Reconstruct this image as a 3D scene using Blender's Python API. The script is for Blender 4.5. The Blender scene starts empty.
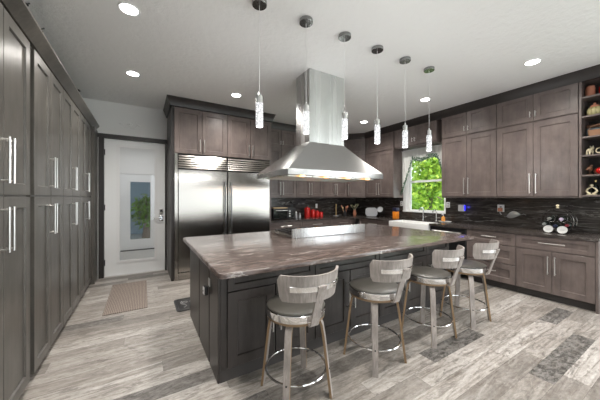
import bpy, bmesh, math, random
from mathutils import Vector, Matrix
random.seed(7)
SC = bpy.context.scene
COL = SC.collection
R = math.radians

# ------------------------------------------------------------------ camera, world, lights, exposure
cd = bpy.data.cameras.new('camera'); cam = bpy.data.objects.new('camera', cd); COL.objects.link(cam)
cam.location = (0, 0, 1.372); cam.rotation_euler = (R(90), 0, R(-31.2))
cd.sensor_width = 36; cd.lens = 15.6; cd.shift_y = -2.5 / 600; cd.clip_start = 0.05
SC.camera = cam
SC.view_settings.view_transform = 'Standard'; SC.view_settings.look = 'None'
SC.view_settings.gamma = 1; SC.view_settings.use_curve_mapping = False
SC.view_settings.exposure = 0.46

W = bpy.data.worlds.new('sky'); SC.world = W; W.use_nodes = True
bg = W.node_tree.nodes['Background']; bg.inputs[0].default_value = (0.86, 0.94, 1.0, 1); bg.inputs[1].default_value = 3.0

def lamp(name, kind, loc, energy, rot=(0, 0, 0), color=(1, 1, 1), **kw):
    l = bpy.data.lights.new(name, kind); l.energy = energy; l.color = color
    for k, v in kw.items(): setattr(l, k, v)
    o = bpy.data.objects.new(name, l); COL.objects.link(o); o.location = loc; o.rotation_euler = rot
    return o
sun = lamp('sun', 'SUN', (0, 0, 12), 4.2, color=(1, .95, .85), angle=R(2))
sun.rotation_euler = Vector((0.55, -0.12, -0.8)).to_track_quat('-Z', 'Y').to_euler()
# wide fill panel added before the front wall, then daylight at the side opening
lamp('fill_front', 'AREA', (2.4, -3.05, 1.3), 24, rot=(R(90), 0, 0), color=(.93, .97, 1), shape='RECTANGLE', size=3.2, size_y=2.0)
lamp('daylight_side', 'AREA', (5.1, -1.6, 1.3), 55, rot=(R(90), 0, R(90)), color=(.93, .97, 1), shape='RECTANGLE', size=2.2, size_y=2.3)

# ------------------------------------------------------------------ materials
def mat(name, col=(.5, .5, .5), rough=.5, metal=0, spec=None, emit=None, estr=0):
    m = bpy.data.materials.new(name); m.use_nodes = True
    b = m.node_tree.nodes['Principled BSDF']
    b.inputs['Base Color'].default_value = (*col, 1); b.inputs['Roughness'].default_value = rough; b.inputs['Metallic'].default_value = metal
    if spec is not None: b.inputs['Specular IOR Level'].default_value = spec
    if emit: b.inputs['Emission Color'].default_value = (*emit, 1); b.inputs['Emission Strength'].default_value = estr
    return m
class NT:
    def __init__(s, m): s.t = m.node_tree; s.b = s.t.nodes.get('Principled BSDF')
    def n(s, typ, **kw):
        x = s.t.nodes.new(typ)
        for k, v in kw.items(): setattr(x, k, v)
        return x
    def l(s, a, b): s.t.links.new(a, b)
    def coord(s, scale=(1, 1, 1), kind='Object', rot=(0, 0, 0)):
        c = s.n('ShaderNodeTexCoord'); mp = s.n('ShaderNodeMapping'); s.l(c.outputs[kind], mp.inputs[0])
        mp.inputs['Scale'].default_value = scale; mp.inputs['Rotation'].default_value = rot
        return mp.outputs[0]
    def noise(s, vec, scale=1, detail=4, rough=.55, dist=0):
        x = s.n('ShaderNodeTexNoise'); s.l(vec, x.inputs['Vector'])
        x.inputs['Scale'].default_value = scale; x.inputs['Detail'].default_value = detail
        x.inputs['Roughness'].default_value = rough; x.inputs['Distortion'].default_value = dist
        return x.outputs['Fac']
    def ramp(s, fac, stops):
        x = s.n('ShaderNodeValToRGB'); s.l(fac, x.inputs[0]); e = x.color_ramp.elements
        while len(e) < len(stops): e.new(.5)
        for el, (p, c) in zip(e, stops):
            el.position = p; el.color = (*c, 1) if len(c) == 3 else c
        return x.outputs[0]
    def mix(s, a, b, fac=1.0, mode='MULTIPLY'):
        x = s.n('ShaderNodeMix', data_type='RGBA', blend_type=mode)
        if hasattr(fac, 'links') or not isinstance(fac, (int, float)): s.l(fac, x.inputs[0])
        else: x.inputs[0].default_value = fac
        for v, i in ((a, 6), (b, 7)):
            if isinstance(v, tuple): x.inputs[i].default_value = (*v, 1)
            else: s.l(v, x.inputs[i])
        return x.outputs[2]
    def math(s, op, a, b=0.0):
        x = s.n('ShaderNodeMath', operation=op)
        for v, i in ((a, 0), (b, 1)):
            if isinstance(v, (int, float)): x.inputs[i].default_value = v
            else: s.l(v, x.inputs[i])
        return x.outputs[0]
    def base(s, c): s.l(c, s.b.inputs['Base Color'])
    def bump(s, h, st=.2, d=.01):
        x = s.n('ShaderNodeBump'); x.inputs['Strength'].default_value = st; x.inputs['Distance'].default_value = d
        s.l(h, x.inputs['Height']); s.l(x.outputs[0], s.b.inputs['Normal'])
M = {}
def wood(name, c0, c1, c2, rough=.42, grain=(14, 14, 1.3)):
    m = mat(name, c1, rough); t = NT(m)
    f = t.noise(t.coord(grain), 2.2, 5, .6, .6); g = t.noise(t.coord((2.6, 2.6, 1.8)), 2.2, 5, .6)
    c = t.ramp(f, [(.3, c0), (.52, c1), (.75, c2)])
    d = t.ramp(g, [(.3, (.7, .69, .69)), (.7, (1.2, 1.17, 1.16))])
    t.base(t.mix(c, d)); return m
M['wood'] = wood('greybrown_stained_maple', (.134, .108, .1), (.15, .122, .113), (.166, .136, .127), .33)
M['darkwood'] = wood('dark_island_stain', (.034, .029, .027), (.044, .038, .035), (.055, .048, .044), .36)
M['pantrywood'] = wood('pantry_maple_dimmed', (.07, .066, .058), (.088, .083, .074), (.105, .1, .09), .3)  # copy of the cabinet maple with this side's weaker light toned in
M['trimwood'] = mat('dark_crown_paint', (.026, .022, .021), .4)
M['toe'] = mat('dark_toe_kick', (.045, .04, .038), .6)
M['wall'] = mat('white_wall_paint', (.80, .80, .79), .7)
m = mat('ceiling_knockdown', (.86, .865, .86), .45); t = NT(m)
t.bump(t.noise(t.coord((1, 1, 1)), 14, 5, .65), .5, .02); M['ceiling'] = m
M['dimwall'] = mat('unseen_wall_dimmed', (.3, .285, .26), .7)  # darker tone picked for the unseen front wall to dim its reflection in steel
M['white'] = mat('white_gloss_paint', (.82, .83, .83), .35)
M['steel'] = mat('brushed_steel', (.45, .43, .40), .22, 1.0)
t = NT(M['steel']); tg_ = t.n('ShaderNodeTangent', direction_type='RADIAL', axis='Z'); t.l(tg_.outputs[0], t.b.inputs['Tangent']); t.b.inputs['Anisotropic'].default_value = .85
M['hoodsteel'] = mat('hood_brushed_steel', (.50, .50, .495), .25, 1.0)
t = NT(M['hoodsteel']); tg_ = t.n('ShaderNodeTangent', direction_type='RADIAL', axis='Z'); t.l(tg_.outputs[0], t.b.inputs['Tangent']); t.b.inputs['Anisotropic'].default_value = .8; t.b.inputs['Anisotropic Rotation'].default_value = .25
f = t.noise(t.coord((9, 9, .25)), 1.0, 3); t.l(t.math('ADD', t.math('MULTIPLY', f, .3), .1), t.b.inputs['Roughness'])
M['canopysteel'] = mat('canopy_brushed_steel', (.42, .42, .415), .26, 1.0)
t = NT(M['canopysteel']); tg_ = t.n('ShaderNodeTangent', direction_type='RADIAL', axis='Z'); t.l(tg_.outputs[0], t.b.inputs['Tangent']); t.b.inputs['Anisotropic'].default_value = .55; t.b.inputs['Anisotropic Rotation'].default_value = .25
M['chrome'] = mat('polished_chrome', (.8, .8, .8), .09, 1.0)
M['nickel'] = mat('satin_nickel', (.74, .73, .71), .28, 1.0)
M['canopy'] = mat('smoked_chrome', (.3, .3, .3), .22, 1.0)
M['blacksteel'] = mat('dark_steel', (.03, .03, .032), .3, .6)
M['black'] = mat('black_plastic', (.018, .018, .02), .4)
M['porcelain'] = mat('white_porcelain', (.84, .84, .83), .15)
M['dishgrey'] = mat('off_white_stoneware', (.52, .52, .51), .3)
M['plastic'] = mat('white_plastic', (.8, .8, .8), .4)
M['red'] = mat('red_enamel', (.52, .018, .015), .2)
M['orange'] = mat('orange_glaze', (.85, .26, .02), .4)
M['navy'] = mat('dark_blue', (.014, .018, .05), .45)
M['tan'] = mat('tan_plywood_edge', (.25, .165, .092), .5)
M['board'] = mat('pale_bamboo', (.58, .42, .24), .5)
M['greywash'] = wood('grey_washed_veneer', (.25, .225, .21), (.34, .31, .29), (.44, .41, .385), .42, (30, 30, 2))
M['leather'] = mat('dark_taupe_leather', (.075, .07, .061), .36)
M['brass'] = mat('brass', (.62, .44, .2), .3, 1)
M['amber'] = mat('amber_soap', (.75, .33, .07), .25)
M['cream'] = mat('cream_glaze', (.68, .6, .42), .4)
M['yellowgreen'] = mat('yellow_green_glaze', (.46, .41, .2), .35)
M['brown'] = mat('brown_glaze', (.16, .075, .04), .4)
M['terracotta'] = mat('terracotta', (.5, .2, .12), .5)
M['wicker'] = mat('brown_wicker', (.3, .16, .09), .7)
M['slate'] = mat('blue_grey_tin', (.16, .22, .26), .5)
M['purple'] = mat('pale_lilac', (.5, .42, .55), .4)
M['silverleaf'] = mat('pewter', (.42, .43, .42), .35, .7)
M['wire'] = mat('dark_metal_wire', (.26, .25, .24), .22, 1.0)
M['bottle'] = mat('dark_wine_glass', (.012, .016, .014), .08)
M['burgundy'] = mat('burgundy_foil', (.16, .02, .03), .3)
M['paleplate'] = mat('pale_grey_plate', (.4, .41, .43), .35)
M['greenleaf'] = mat('dusty_green_leaf', (.16, .22, .1), .6)
M['ink'] = mat('grey_print', (.3, .3, .3), .5)

def stone(name, c0, c1, c2, vein, rough, sc=(1.0, 3.4, 3.4), rot=(0, 0, 0), vamt=.8):
    m = mat(name, c1, rough); t = NT(m)
    v = t.coord(sc, rot=rot)
    f = t.noise(v, 2.4, 8, .65, 1.4); c = t.ramp(f, [(.3, c0), (.5, c1), (.72, c2)])
    fine = t.noise(t.coord((sc[0] * 1.5, sc[1] * 5, sc[2] * 5), rot=rot), 4, 6, .65, .6)
    c = t.mix(c, t.ramp(fine, [(.3, (.6, .6, .6)), (.7, (1.35, 1.33, 1.3))]))
    w = t.noise(v, 1.3, 7, .62, .9)
    ridge = t.math('ABSOLUTE', t.math('SUBTRACT', w, .5))
    k = t.ramp(ridge, [(0.0, (1, 1, 1)), (.018, (0, 0, 0))])
    gate = t.ramp(t.noise(v, 2.0, 3), [(.46, (0, 0, 0)), (.62, (1, 1, 1))])
    kk = t.math('MULTIPLY', t.math('MULTIPLY', k, gate), vamt)
    t.base(t.mix(c, vein, kk, 'MIX')); return m
M['stone'] = stone('brown_leathered_granite', (.055, .042, .038), (.112, .086, .078), (.175, .14, .13), (.5, .47, .45), .2, (1.3, 4.5, 4.5), vamt=.6)
M['counter'] = stone('dark_brown_granite', (.022, .018, .017), (.05, .042, .039), (.09, .077, .072), (.3, .28, .27), .22, (2.2, 2.2, 3.0), vamt=.5)
M['splash'] = stone('dark_veined_granite', (.016, .014, .013), (.042, .037, .034), (.105, .095, .089), (.34, .33, .31), .2, (.8, .8, 5.5))

m = mat('greige_plank_vinyl', (.4, .4, .4), .42); t = NT(m)
at = t.n('ShaderNodeAttribute', attribute_name='tone'); sd = t.n('ShaderNodeAttribute', attribute_name='seed')
co = t.n('ShaderNodeTexCoord'); cmb = t.n('ShaderNodeCombineXYZ'); t.l(t.math('MULTIPLY', sd.outputs['Fac'], 40.0), cmb.inputs[2])
def fvec(sx, sy):
    mp = t.n('ShaderNodeMapping'); t.l(co.outputs['Object'], mp.inputs[0]); mp.inputs['Scale'].default_value = (sx, sy, 1)
    ad = t.n('ShaderNodeVectorMath', operation='ADD'); t.l(mp.outputs[0], ad.inputs[0]); t.l(cmb.outputs[0], ad.inputs[1]); return ad.outputs[0]
st1 = t.noise(fvec(.9, 13), 1.4, 7, .66, 1.6); st2 = t.noise(fvec(2.6, 8), 1.5, 7, .74, 1.4); st3 = t.noise(fvec(16, 42), 1.2, 5, .75, .5)
basec = t.ramp(at.outputs['Fac'], [(0, (.05, .047, .045)), (.35, (.165, .148, .133)), (.65, (.33, .305, .28)), (1, (.47, .45, .428))])
c = t.mix(basec, t.ramp(st1, [(.32, (.4, .36, .325)), (.45, (.84, .815, .79)), (.56, (1.02, 1.01, 1.0)), (.7, (1.25, 1.26, 1.27))]))
c = t.mix(c, t.ramp(st3, [(.34, (.74, .73, .72)), (.64, (1.15, 1.15, 1.15))]))
dark = t.ramp(st2, [(.52, (0, 0, 0)), (.62, (1, 1, 1))])
c = t.mix(c, (.15, .135, .12), t.math('MULTIPLY', dark, .74), 'MIX')
lt = t.ramp(st2, [(.30, (1, 1, 1)), (.46, (0, 0, 0))])
c = t.mix(c, (.47, .45, .43), t.math('MULTIPLY', lt, .55), 'MIX')
mo = t.ramp(t.noise(fvec(11, 20), 1.3, 6, .78, .6), [(.42, (0, 0, 0)), (.62, (1, 1, 1))])
inv = t.math('MULTIPLY', t.math('SUBTRACT', 1.0, at.outputs['Fac']), .62)
c = t.mix(c, (.33, .315, .295), t.math('MULTIPLY', mo, inv), 'MIX')
kn = t.ramp(t.noise(fvec(7, 22), 1.3, 3, .6, .3), [(.66, (0, 0, 0)), (.72, (1, 1, 1))])
c = t.mix(c, (.11, .095, .085), t.math('MULTIPLY', kn, .7), 'MIX')
t.base(c); t.bump(st1, .08, .004); M['floor'] = m

m = mat('brown_lattice_rug', (.3, .24, .2), .9); t = NT(m)
ck = t.n('ShaderNodeTexVoronoi', feature='DISTANCE_TO_EDGE'); t.l(t.coord((11, 8, 1)), ck.inputs['Vector']); ck.inputs['Randomness'].default_value = 0.12
t.base(t.ramp(ck.outputs[0], [(.08, (.36, .30, .26)), (.2, (.1, .078, .067))])); M['rug'] = m
m = mat('bubbled_lit_glass', (.35, .35, .36), .1); t = NT(m)
vo = t.n('ShaderNodeTexVoronoi'); t.l(t.coord((60, 60, 60)), vo.inputs['Vector']); vo.inputs['Scale'].default_value = 1.0
t.l(t.ramp(vo.outputs['Distance'], [(.15, (1, 1, 1)), (.5, (.2, .21, .22))]), t.b.inputs['Emission Color']); t.b.inputs['Emission Strength'].default_value = 1.15
M['crystal'] = m
M['lampglow'] = mat('recessed_lamp_glow', (1, 1, 1), .5, emit=(1, .98, .95), estr=14)
M['hoodlamp'] = mat('warm_hood_lamp', (1, .8, .55), .5, emit=(1, .55, .22), estr=2.5)
M['blueglow'] = mat('blue_night_light', (.05, .05, .6), .4, emit=(.03, .03, 1.0), estr=.7)
M['lace'] = mat('white_lace', (.8, .81, .78), .8)
M['lacegreen'] = mat('ivy_green_print', (.1, .17, .12), .8)
M['bark'] = mat('bark', (.12, .09, .065), .9)
for nm, cc in (('leafa', (.30, .46, .05)), ('leafb', (.16, .30, .04)), ('leafc', (.46, .58, .09))):
    m = mat('foliage_' + nm, cc, .6); t = NT(m)
    tr = t.n('ShaderNodeBsdfTranslucent'); tr.inputs[0].default_value = (*cc, 1); mx = t.n('ShaderNodeMixShader'); mx.inputs[0].default_value = .45
    out = t.t.nodes['Material Output']; t.l(t.b.outputs[0], mx.inputs[1]); t.l(tr.outputs[0], mx.inputs[2]); t.l(mx.outputs[0], out.inputs[0]); M[nm] = m
M['grass'] = mat('lawn_grass', (.1, .2, .04), .9)
M['slab'] = mat('pale_concrete', (.5, .5, .48), .8)
m = bpy.data.materials.new('window_glass'); m.use_nodes = True; t = NT(m); t.t.nodes.remove(t.b)
tb = t.n('ShaderNodeBsdfTransparent'); gb = t.n('ShaderNodeBsdfGlossy'); gb.inputs['Roughness'].default_value = .02
fr = t.n('ShaderNodeFresnel'); fr.inputs[0].default_value = 1.45; mx = t.n('ShaderNodeMixShader')
t.l(fr.outputs[0], mx.inputs[0]); t.l(tb.outputs[0], mx.inputs[1]); t.l(gb.outputs[0], mx.inputs[2]); t.l(mx.outputs[0], t.t.nodes['Material Output'].inputs[0])
M['glass'] = m

# ------------------------------------------------------------------ mesh helpers
class MB:
    def __init__(s): s.bm = bmesh.new(); s.mi = 0
    def face(s, vs):
        try: f = s.bm.faces.new(vs); f.material_index = s.mi; return f
        except ValueError: return None
    def box(s, x0, x1, y0, y1, z0, z1, bev=0, seg=1):
        r = bmesh.ops.create_cube(s.bm, size=1); vs = r['verts']
        for v in vs: v.co = Vector(((x0 + x1) / 2 + v.co.x * (x1 - x0), (y0 + y1) / 2 + v.co.y * (y1 - y0), (z0 + z1) / 2 + v.co.z * (z1 - z0)))
        fs = set(f for v in vs for f in v.link_faces)
        if bev:
            es = list(set(e for v in vs for e in v.link_edges))
            q = bmesh.ops.bevel(s.bm, geom=es, offset=bev, segments=seg, affect='EDGES', profile=.6); fs = set(f for f in fs if f.is_valid) | set(q['faces'])
        for f in fs: f.material_index = s.mi
        return s
    def rings(s, rings, close=True, cap=True, loop=False):
        vr = [[s.bm.verts.new(p) for p in r] for r in rings]; n = len(vr[0])
        for a, b in list(zip(vr, vr[1:])) + ([(vr[-1], vr[0])] if loop else []):
            for i in range(n if close else n - 1): s.face((a[i], a[(i + 1) % n], b[(i + 1) % n], b[i]))
        if cap and not loop: s.face(list(reversed(vr[0]))); s.face(vr[-1])
        return s
    def lathe(s, prof, c=(0, 0, 0), seg=24, ax=None):
        rg = []
        for r, z in prof: rg.append([Vector((max(r, 1e-4) * math.cos(a), max(r, 1e-4) * math.sin(a), z)) for a in [2 * math.pi * i / seg for i in range(seg)]])
        if ax is not None:
            q = Vector((0, 0, 1)).rotation_difference(Vector(ax).normalized()); rg = [[q @ p for p in r] for r in rg]
        cc = Vector(c); return s.rings([[p + cc for p in r] for r in rg])
    def cyl(s, p0, p1, r, seg=14, r1=None):
        p0 = Vector(p0); p1 = Vector(p1); L = (p1 - p0).length
        return s.lathe([(r, 0), (r1 if r1 is not None else r, L)], p0, seg, p1 - p0)
    def tube(s, pts, r, seg=8, loop=False):
        pts = [Vector(p) for p in pts]; n = len(pts); rg = []; up = None
        for i, p in enumerate(pts):
            a = pts[(i - 1) % n] if (loop or i > 0) else p; b = pts[(i + 1) % n] if (loop or i < n - 1) else p
            d = (b - a).normalized()
            if up is None: up = d.orthogonal().normalized()
            up = (up - d * up.dot(d)).normalized(); v = d.cross(up); rr = r[i] if isinstance(r, list) else r
            rg.append([p + (up * math.cos(q) + v * math.sin(q)) * rr for q in [2 * math.pi * k / seg for k in range(seg)]])
        return s.rings(rg, loop=loop)
    def ring(s, c, R_, r, ax=(0, 0, 1), n=32, seg=8):
        q = Vector((0, 0, 1)).rotation_difference(Vector(ax).normalized()); c = Vector(c)
        return s.tube([c + q @ Vector((R_ * math.cos(2 * math.pi * i / n), R_ * math.sin(2 * math.pi * i / n), 0)) for i in range(n)], r, seg, True)
    def prism(s, poly, z0, z1):
        return s.rings([[(x, y, z0) for x, y in poly], [(x, y, z1) for x, y in poly]])
    def sphere(s, c, r, seg=16, rings=10):
        if not isinstance(r, (tuple, list)): r = (r, r, r)
        rg = []
        for j in range(rings + 1):
            th = math.pi * j / rings; k = max(math.sin(th), 1e-3)
            rg.append([(c[0] + r[0] * k * math.cos(a), c[1] + r[1] * k * math.sin(a), c[2] - r[2] * math.cos(th)) for a in [2 * math.pi * i / seg for i in range(seg)]])
        return s.rings(rg)
    def shaker(s, x0, x1, z0, z1, y=0.0, th=.02, fr=.072, dep=.012):
        def rect(i, yy): return [(x0 + i, yy, z0 + i), (x1 - i, yy, z0 + i), (x1 - i, yy, z1 - i), (x0 + i, yy, z1 - i)]
        fr = min(fr, (z1 - z0) * .3, (x1 - x0) * .3)
        return s.rings([rect(0, y), rect(0, y - th + .002), rect(.002, y - th), rect(fr, y - th), rect(fr + .006, y - th + dep)])
    def xform(s, mtx): bmesh.ops.transform(s.bm, matrix=mtx, verts=s.bm.verts); return s
    def build(s, name, mats, parent=None, ang=35, flat=False):
        bmesh.ops.recalc_face_normals(s.bm, faces=s.bm.faces)
        me = bpy.data.meshes.new(name); s.bm.to_mesh(me); s.bm.free()
        for mm in (mats if isinstance(mats, (list, tuple)) else [mats]): me.materials.append(M[mm])
        if not flat:
            for p in me.polygons: p.use_smooth = True
            me.set_sharp_from_angle(angle=R(ang))
        o = bpy.data.objects.new(name, me); COL.objects.link(o)
        if parent: o.parent = parent
        return o
def tag(o, label, cat, group=None):
    o['label'] = label; o['category'] = cat
    if group: o['group'] = group
    return o
def thing(name, label, cat, loc=(0, 0, 0), rz=0, group=None):
    o = bpy.data.objects.new(name, None); COL.objects.link(o); o.location = loc; o.rotation_euler = (0, 0, rz); o.empty_display_size = .1
    return tag(o, label, cat, group)
def struct(name, mb, mats, parent=None, **k):
    o = mb.build(name, mats, parent, **k)
    if not parent: o['kind'] = 'structure'
    return o
def copy_tree(o, parent=None):
    c = o.copy(); COL.objects.link(c)
    if parent: c.parent = parent
    for ch in list(o.children): copy_tree(ch, c)
    return c
def place(src, loc, rz=None, label=None, first=False):
    o = src if first else copy_tree(src)
    o.location = loc
    if rz is not None: o.rotation_euler = (0, 0, rz)
    if label: o['label'] = label
    return o

# ------------------------------------------------------------------ room shell
CE = 3.02; XL = -1.32; XR = 5.23; YB = 5.53; YF = -3.1
me = bpy.data.meshes.new('floor'); bm = bmesh.new(); tl = bm.loops.layers.float.new('tone'); sl = bm.loops.layers.float.new('seed')
PW = .15; row = 0; y = .815 - PW * 26
darks = [(.815 - PW, 2.58, 3.72), (.815 + PW, 3.82, 4.42), (.815 + 3 * PW, 2.08, 2.92), (.815 - 3 * PW, 1.2, 2.3), (.815 + 5 * PW, -.6, .75), (.815 + 7 * PW, 3.9, 5.0)]
gap = .0005
while y < YB + .4:
    x = XL - .3 - random.random() * 1.2
    dk = [d for d in darks if abs(d[0] - y) < .02]
    cuts = []
    while x < XR + .2: cuts.append(x); x += random.choice([1.2, 1.5, 1.6, 1.2])
    cuts.append(x)
    for d in dk: cuts = [c for c in cuts if c < d[1] - .3 or c > d[2] + .3] + [d[1], d[2]]
    cuts.sort()
    for a, b in zip(cuts, cuts[1:]):
        a2 = max(a, XL - .02); b2 = min(b, XR + .02); y2 = min(y + PW, YB + .02)
        if b2 - a2 < .02 or y2 - y < .02: continue
        isd = any(abs(a - d[1]) < .01 for d in dk)
        far = max(0, min(1, (y - 2.0) / 2))
        tone = .03 if isd else (random.choice([.95, .8, .72, .62, .42, .26, .14]) if y > 1.5 else random.choice([.95, .9, .85, .8, .75, .7, .62, .5]))
        vs = [bm.verts.new(p) for p in ((a2 + gap, y + gap, 0), (b2 - gap, y + gap, 0), (b2 - gap, y2 - gap, 0), (a2 + gap, y2 - gap, 0))]
        f = bm.faces.new(vs); s_ = random.random()
        for lp in f.loops: lp[tl] = tone; lp[sl] = s_
    y += PW
r = bmesh.ops.create_cube(bm, size=1)
for v in r['verts']: v.co = Vector((XL - .02 if v.co.x < 0 else XR + .02, YF - .02 if v.co.y < 0 else YB + .02, -.1 if v.co.z < 0 else -.0015))
for f in set(f for v in r['verts'] for f in v.link_faces): f.material_index = 1
bm.to_mesh(me); bm.free(); me.materials.append(M['floor']); me.materials.append(M['toe'])
fl = bpy.data.objects.new('floor', me); COL.objects.link(fl); fl['kind'] = 'structure'
struct('ceiling', MB().box(XL - .1, XR + .1, YF - .1, YB + .1, CE, CE + .12), 'ceiling')
struct('wall_left', MB().box(XL - .1, XL, YF, YB, 0, CE), 'wall')
DX0, DX1, DZ = -.56, .362, 2.39
w = MB(); w.box(XL - .1, DX0 - .03, YB, YB + .12, 0, CE); w.box(DX1 + .03, XR + .1, YB, YB + .12, 0, CE); w.box(DX0 - .03, DX1 + .03, YB, YB + .12, DZ + .03, CE)
struct('wall_back', w, 'wall')
WY0, WY1, WZ0, WZ1 = 2.985, 3.87, 1.075, 2.42
w = MB(); w.box(XR, XR + .14, -.4, WY0, 0, CE); w.box(XR, XR + .14, WY1, YB, 0, CE); w.box(XR, XR + .14, WY0, WY1, 0, WZ0); w.box(XR, XR + .14, WY0, WY1, WZ1, CE)
w.box(XR, XR + .14, YF, -2.8, 0, CE); w.box(XR, XR + .14, -2.8, -.4, 2.5, CE)
struct('wall_right', w, 'wall')
w = MB(); 
for a, b in ((XL - .1, .3), (1.2, 2.9), (3.8, XR + .1)): w.box(a, b, YF - .12, YF, 0, CE)
for a, b in ((.3, 1.2), (2.9, 3.8)): w.box(a, b, YF - .12, YF, 2.5, CE); w.box(a, b, YF - .12, YF, 0, .3)
struct('wall_front', w, 'dimwall')
# raised plaster ornament above the door
o = MB()
for sx in (-1, 1):
    o.tube([(-.19 + sx * (.03 + .012 * k * math.cos(k * .9)), YB - .004, 2.66 + .012 * k * math.sin(k * .9) * .9) for k in range(0, 9)], [.009 - .0006 * k for k in range(9)], 6)
    o.sphere((-.19 + sx * .13, YB - .003, 2.67), (.03, .006, .014), 10, 6)
o.sphere((-.19, YB - .004, 2.68), (.022, .008, .022), 12, 6)
struct('trim_1', o, 'wall')

# ------------------------------------------------------------------ door to the entry, with glass, and what stands beyond it
d = bpy.data.objects.new('door_1', None); COL.objects.link(d); d['kind'] = 'structure'
gx0, gx1, gz0, gz1 = -.36, .205, .25, 2.27; yd = YB + .02
p = MB(); p.box(DX0, gx0, yd, yd + .045, .012, DZ); p.box(gx1, DX1, yd, yd + .045, .012, DZ); p.box(gx0, gx1, yd, yd + .045, .012, gz0); p.box(gx0, gx1, yd, yd + .045, gz1, DZ)
p.build('panel', 'white', d)
p = MB()
for a, b, c, e in ((gx0 - .03, gx0 + .015, gz0 - .03, gz1 + .03), (gx1 - .015, gx1 + .03, gz0 - .03, gz1 + .03), (gx0 + .015, gx1 - .015, gz0 - .03, gz0 + .015), (gx0 + .015, gx1 - .015, gz1 - .015, gz1 + .03)):
    p.box(a, b, yd - .014, yd - .0005, c, e)
p.build('glass_frame', 'plastic', d)
MB().box(gx0 + .001, gx1 - .001, yd + .018, yd + .024, gz0 + .001, gz1 - .001).build('glass', 'glass', d)
p = MB(); p.cyl((.30, yd - .001, .985), (.30, yd - .02, .985), .03); p.cyl((.30, yd - .02, .985), (.30, yd - .055, .985), .011); p.tube([(.30, yd - .055, .985), (.26, yd - .06, .985), (.18, yd - .055, .98)], .011)
p.box(.265, .335, yd - .012, yd - .001, .93, 1.03, .01, 2)
p.build('door_handle', 'chrome', d)
p = MB(); p.box(.268, .332, yd - .026, yd - .001, 1.07, 1.16, .012, 2); p.mi = 1; p.box(.278, .322, yd - .029, yd - .0255, 1.10, 1.15)
p.build('keypad_lock', ['nickel', 'black'], d)
p = MB()
for zz in (.25, 1.2, 2.15): p.box(DX0 - .012, DX0 + .012, yd - .012, yd - .001, zz - .05, zz + .05)
p.build('hinge', 'blacksteel', d)
cs = MB(); cs.box(DX0 - .075, DX0 - .004, YB - .025, YB + .12, 0, DZ + .004); cs.box(DX1 + .004, DX1 + .03, YB - .025, YB + .12, 0, DZ + .004); cs.box(DX0 - .1, DX1 + .035, YB - .03, YB + .12, DZ + .004, DZ + .07)
cs.build('casing', 'trimwood', d)
MB().box(DX0, DX1, YB - .02, YB + .12, .0005, .011).build('threshold', 'nickel', d)
# entry hall behind the glass door
VY = 8.0
struct('floor_entry', MB().box(-1.2, 1.1, YB + .125, VY, -.1, -.002), 'slab')
w = MB(); w.box(-1.3, -1.2, YB + .125, VY + .1, 0, CE); struct('wall_entry_left', w, 'wall')
struct('wall_entry_right', MB().box(1.1, 1.2, YB + .125, VY + .1, 0, CE), 'wall')
struct('ceiling_entry', MB().box(-1.2, 1.1, YB + .125, VY + .1, CE - .3, CE - .2), 'wall')
w = MB(); w.box(-1.2, -.48, VY, VY + .1, 0, CE - .3); w.box(.36, 1.1, VY, VY + .1, 0, CE - .3); w.box(-.48, .36, VY, VY + .1, 1.98, CE - .3)
struct('wall_entry_back', w, 'wall')
d2 = bpy.data.objects.new('door_2', None); COL.objects.link(d2); d2['kind'] = 'structure'
p = MB()
for a, b, c, e in ((-.48, -.27, .02, 1.98), (.18, .36, .02, 1.98), (-.27, .18, .02, .28), (-.27, .18, 1.78, 1.98)): p.box(a, b, VY + .02, VY + .07, c, e)
p.build('panel', 'white', d2); MB().box(-.269, .179, VY + .04, VY + .046, .281, 1.779).build('glass', 'glass', d2)
MB().box(-.48, .36, VY - .03, VY + .1, -.001, .016).build('threshold', 'black', d2)
lamp('entry_lamp', 'AREA', (-.05, 6.8, CE - .32), 11, shape='DISK', size=.5)

# ------------------------------------------------------------------ window over the sink
wn = bpy.data.objects.new('window_1', None); COL.objects.link(wn); wn['kind'] = 'structure'
c = MB(); c.box(XR - .018, XR - .001, WY0 - .03, WY0, WZ0 - .03, WZ1); c.box(XR - .018, XR - .001, WY1, WY1 + .08, WZ0 - .03, WZ1)
c.box(XR - .03, XR + .14, WY0 - .032, WY1 + .085, WZ0 - .03, WZ0 - .0005)
c.build('casing', 'white', wn)
c = MB(); x0, x1 = XR + .075, XR + .115
c.box(x0, x1, WY0 + .001, WY0 + .02, WZ0, WZ1 - .001); c.box(x0, x1, WY1 - .05, WY1 - .001, WZ0, WZ1 - .001); c.box(x0, x1, WY0 + .02, WY1 - .05, WZ0, WZ0 + .022)
c.box(x0, x1, WY0 + .02, WY1 - .05, WZ1 - .05, WZ1 - .001); c.box(x0 - .01, x1, WY0 + .02, WY1 - .05, 1.71, 1.755)
c.build('sash', 'white', wn)
MB().box(XR + .09, XR + .096, WY0 + .02, WY1 - .05, WZ0 + .022, WZ1 - .05).build('pane', 'glass', wn)
# sliding glass openings behind the camera
for k, (nm) in enumerate(('window_2', 'window_3')):
    q = MB()
    if k == 0:
        for xx in (.3, .73, 1.15, 2.9, 3.33, 3.75): q.box(xx, xx + .05, YF - .1, YF - .04, .3, 2.5)
        for xx in (.35, .78, 2.95, 3.38): q.box(xx, xx + .38, YF - .1, YF - .04, 2.44, 2.5)
    else:
        for yy in (-2.8, -1.63, -.46): q.box(XR + .04, XR + .1, yy, yy + .06, 0, 2.5)
        q.box(XR + .04, XR + .1, -2.74, -1.63, 2.44, 2.5); q.box(XR + .04, XR + .1, -1.57, -.46, 2.44, 2.5)
    struct(nm, q, 'white')

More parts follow.
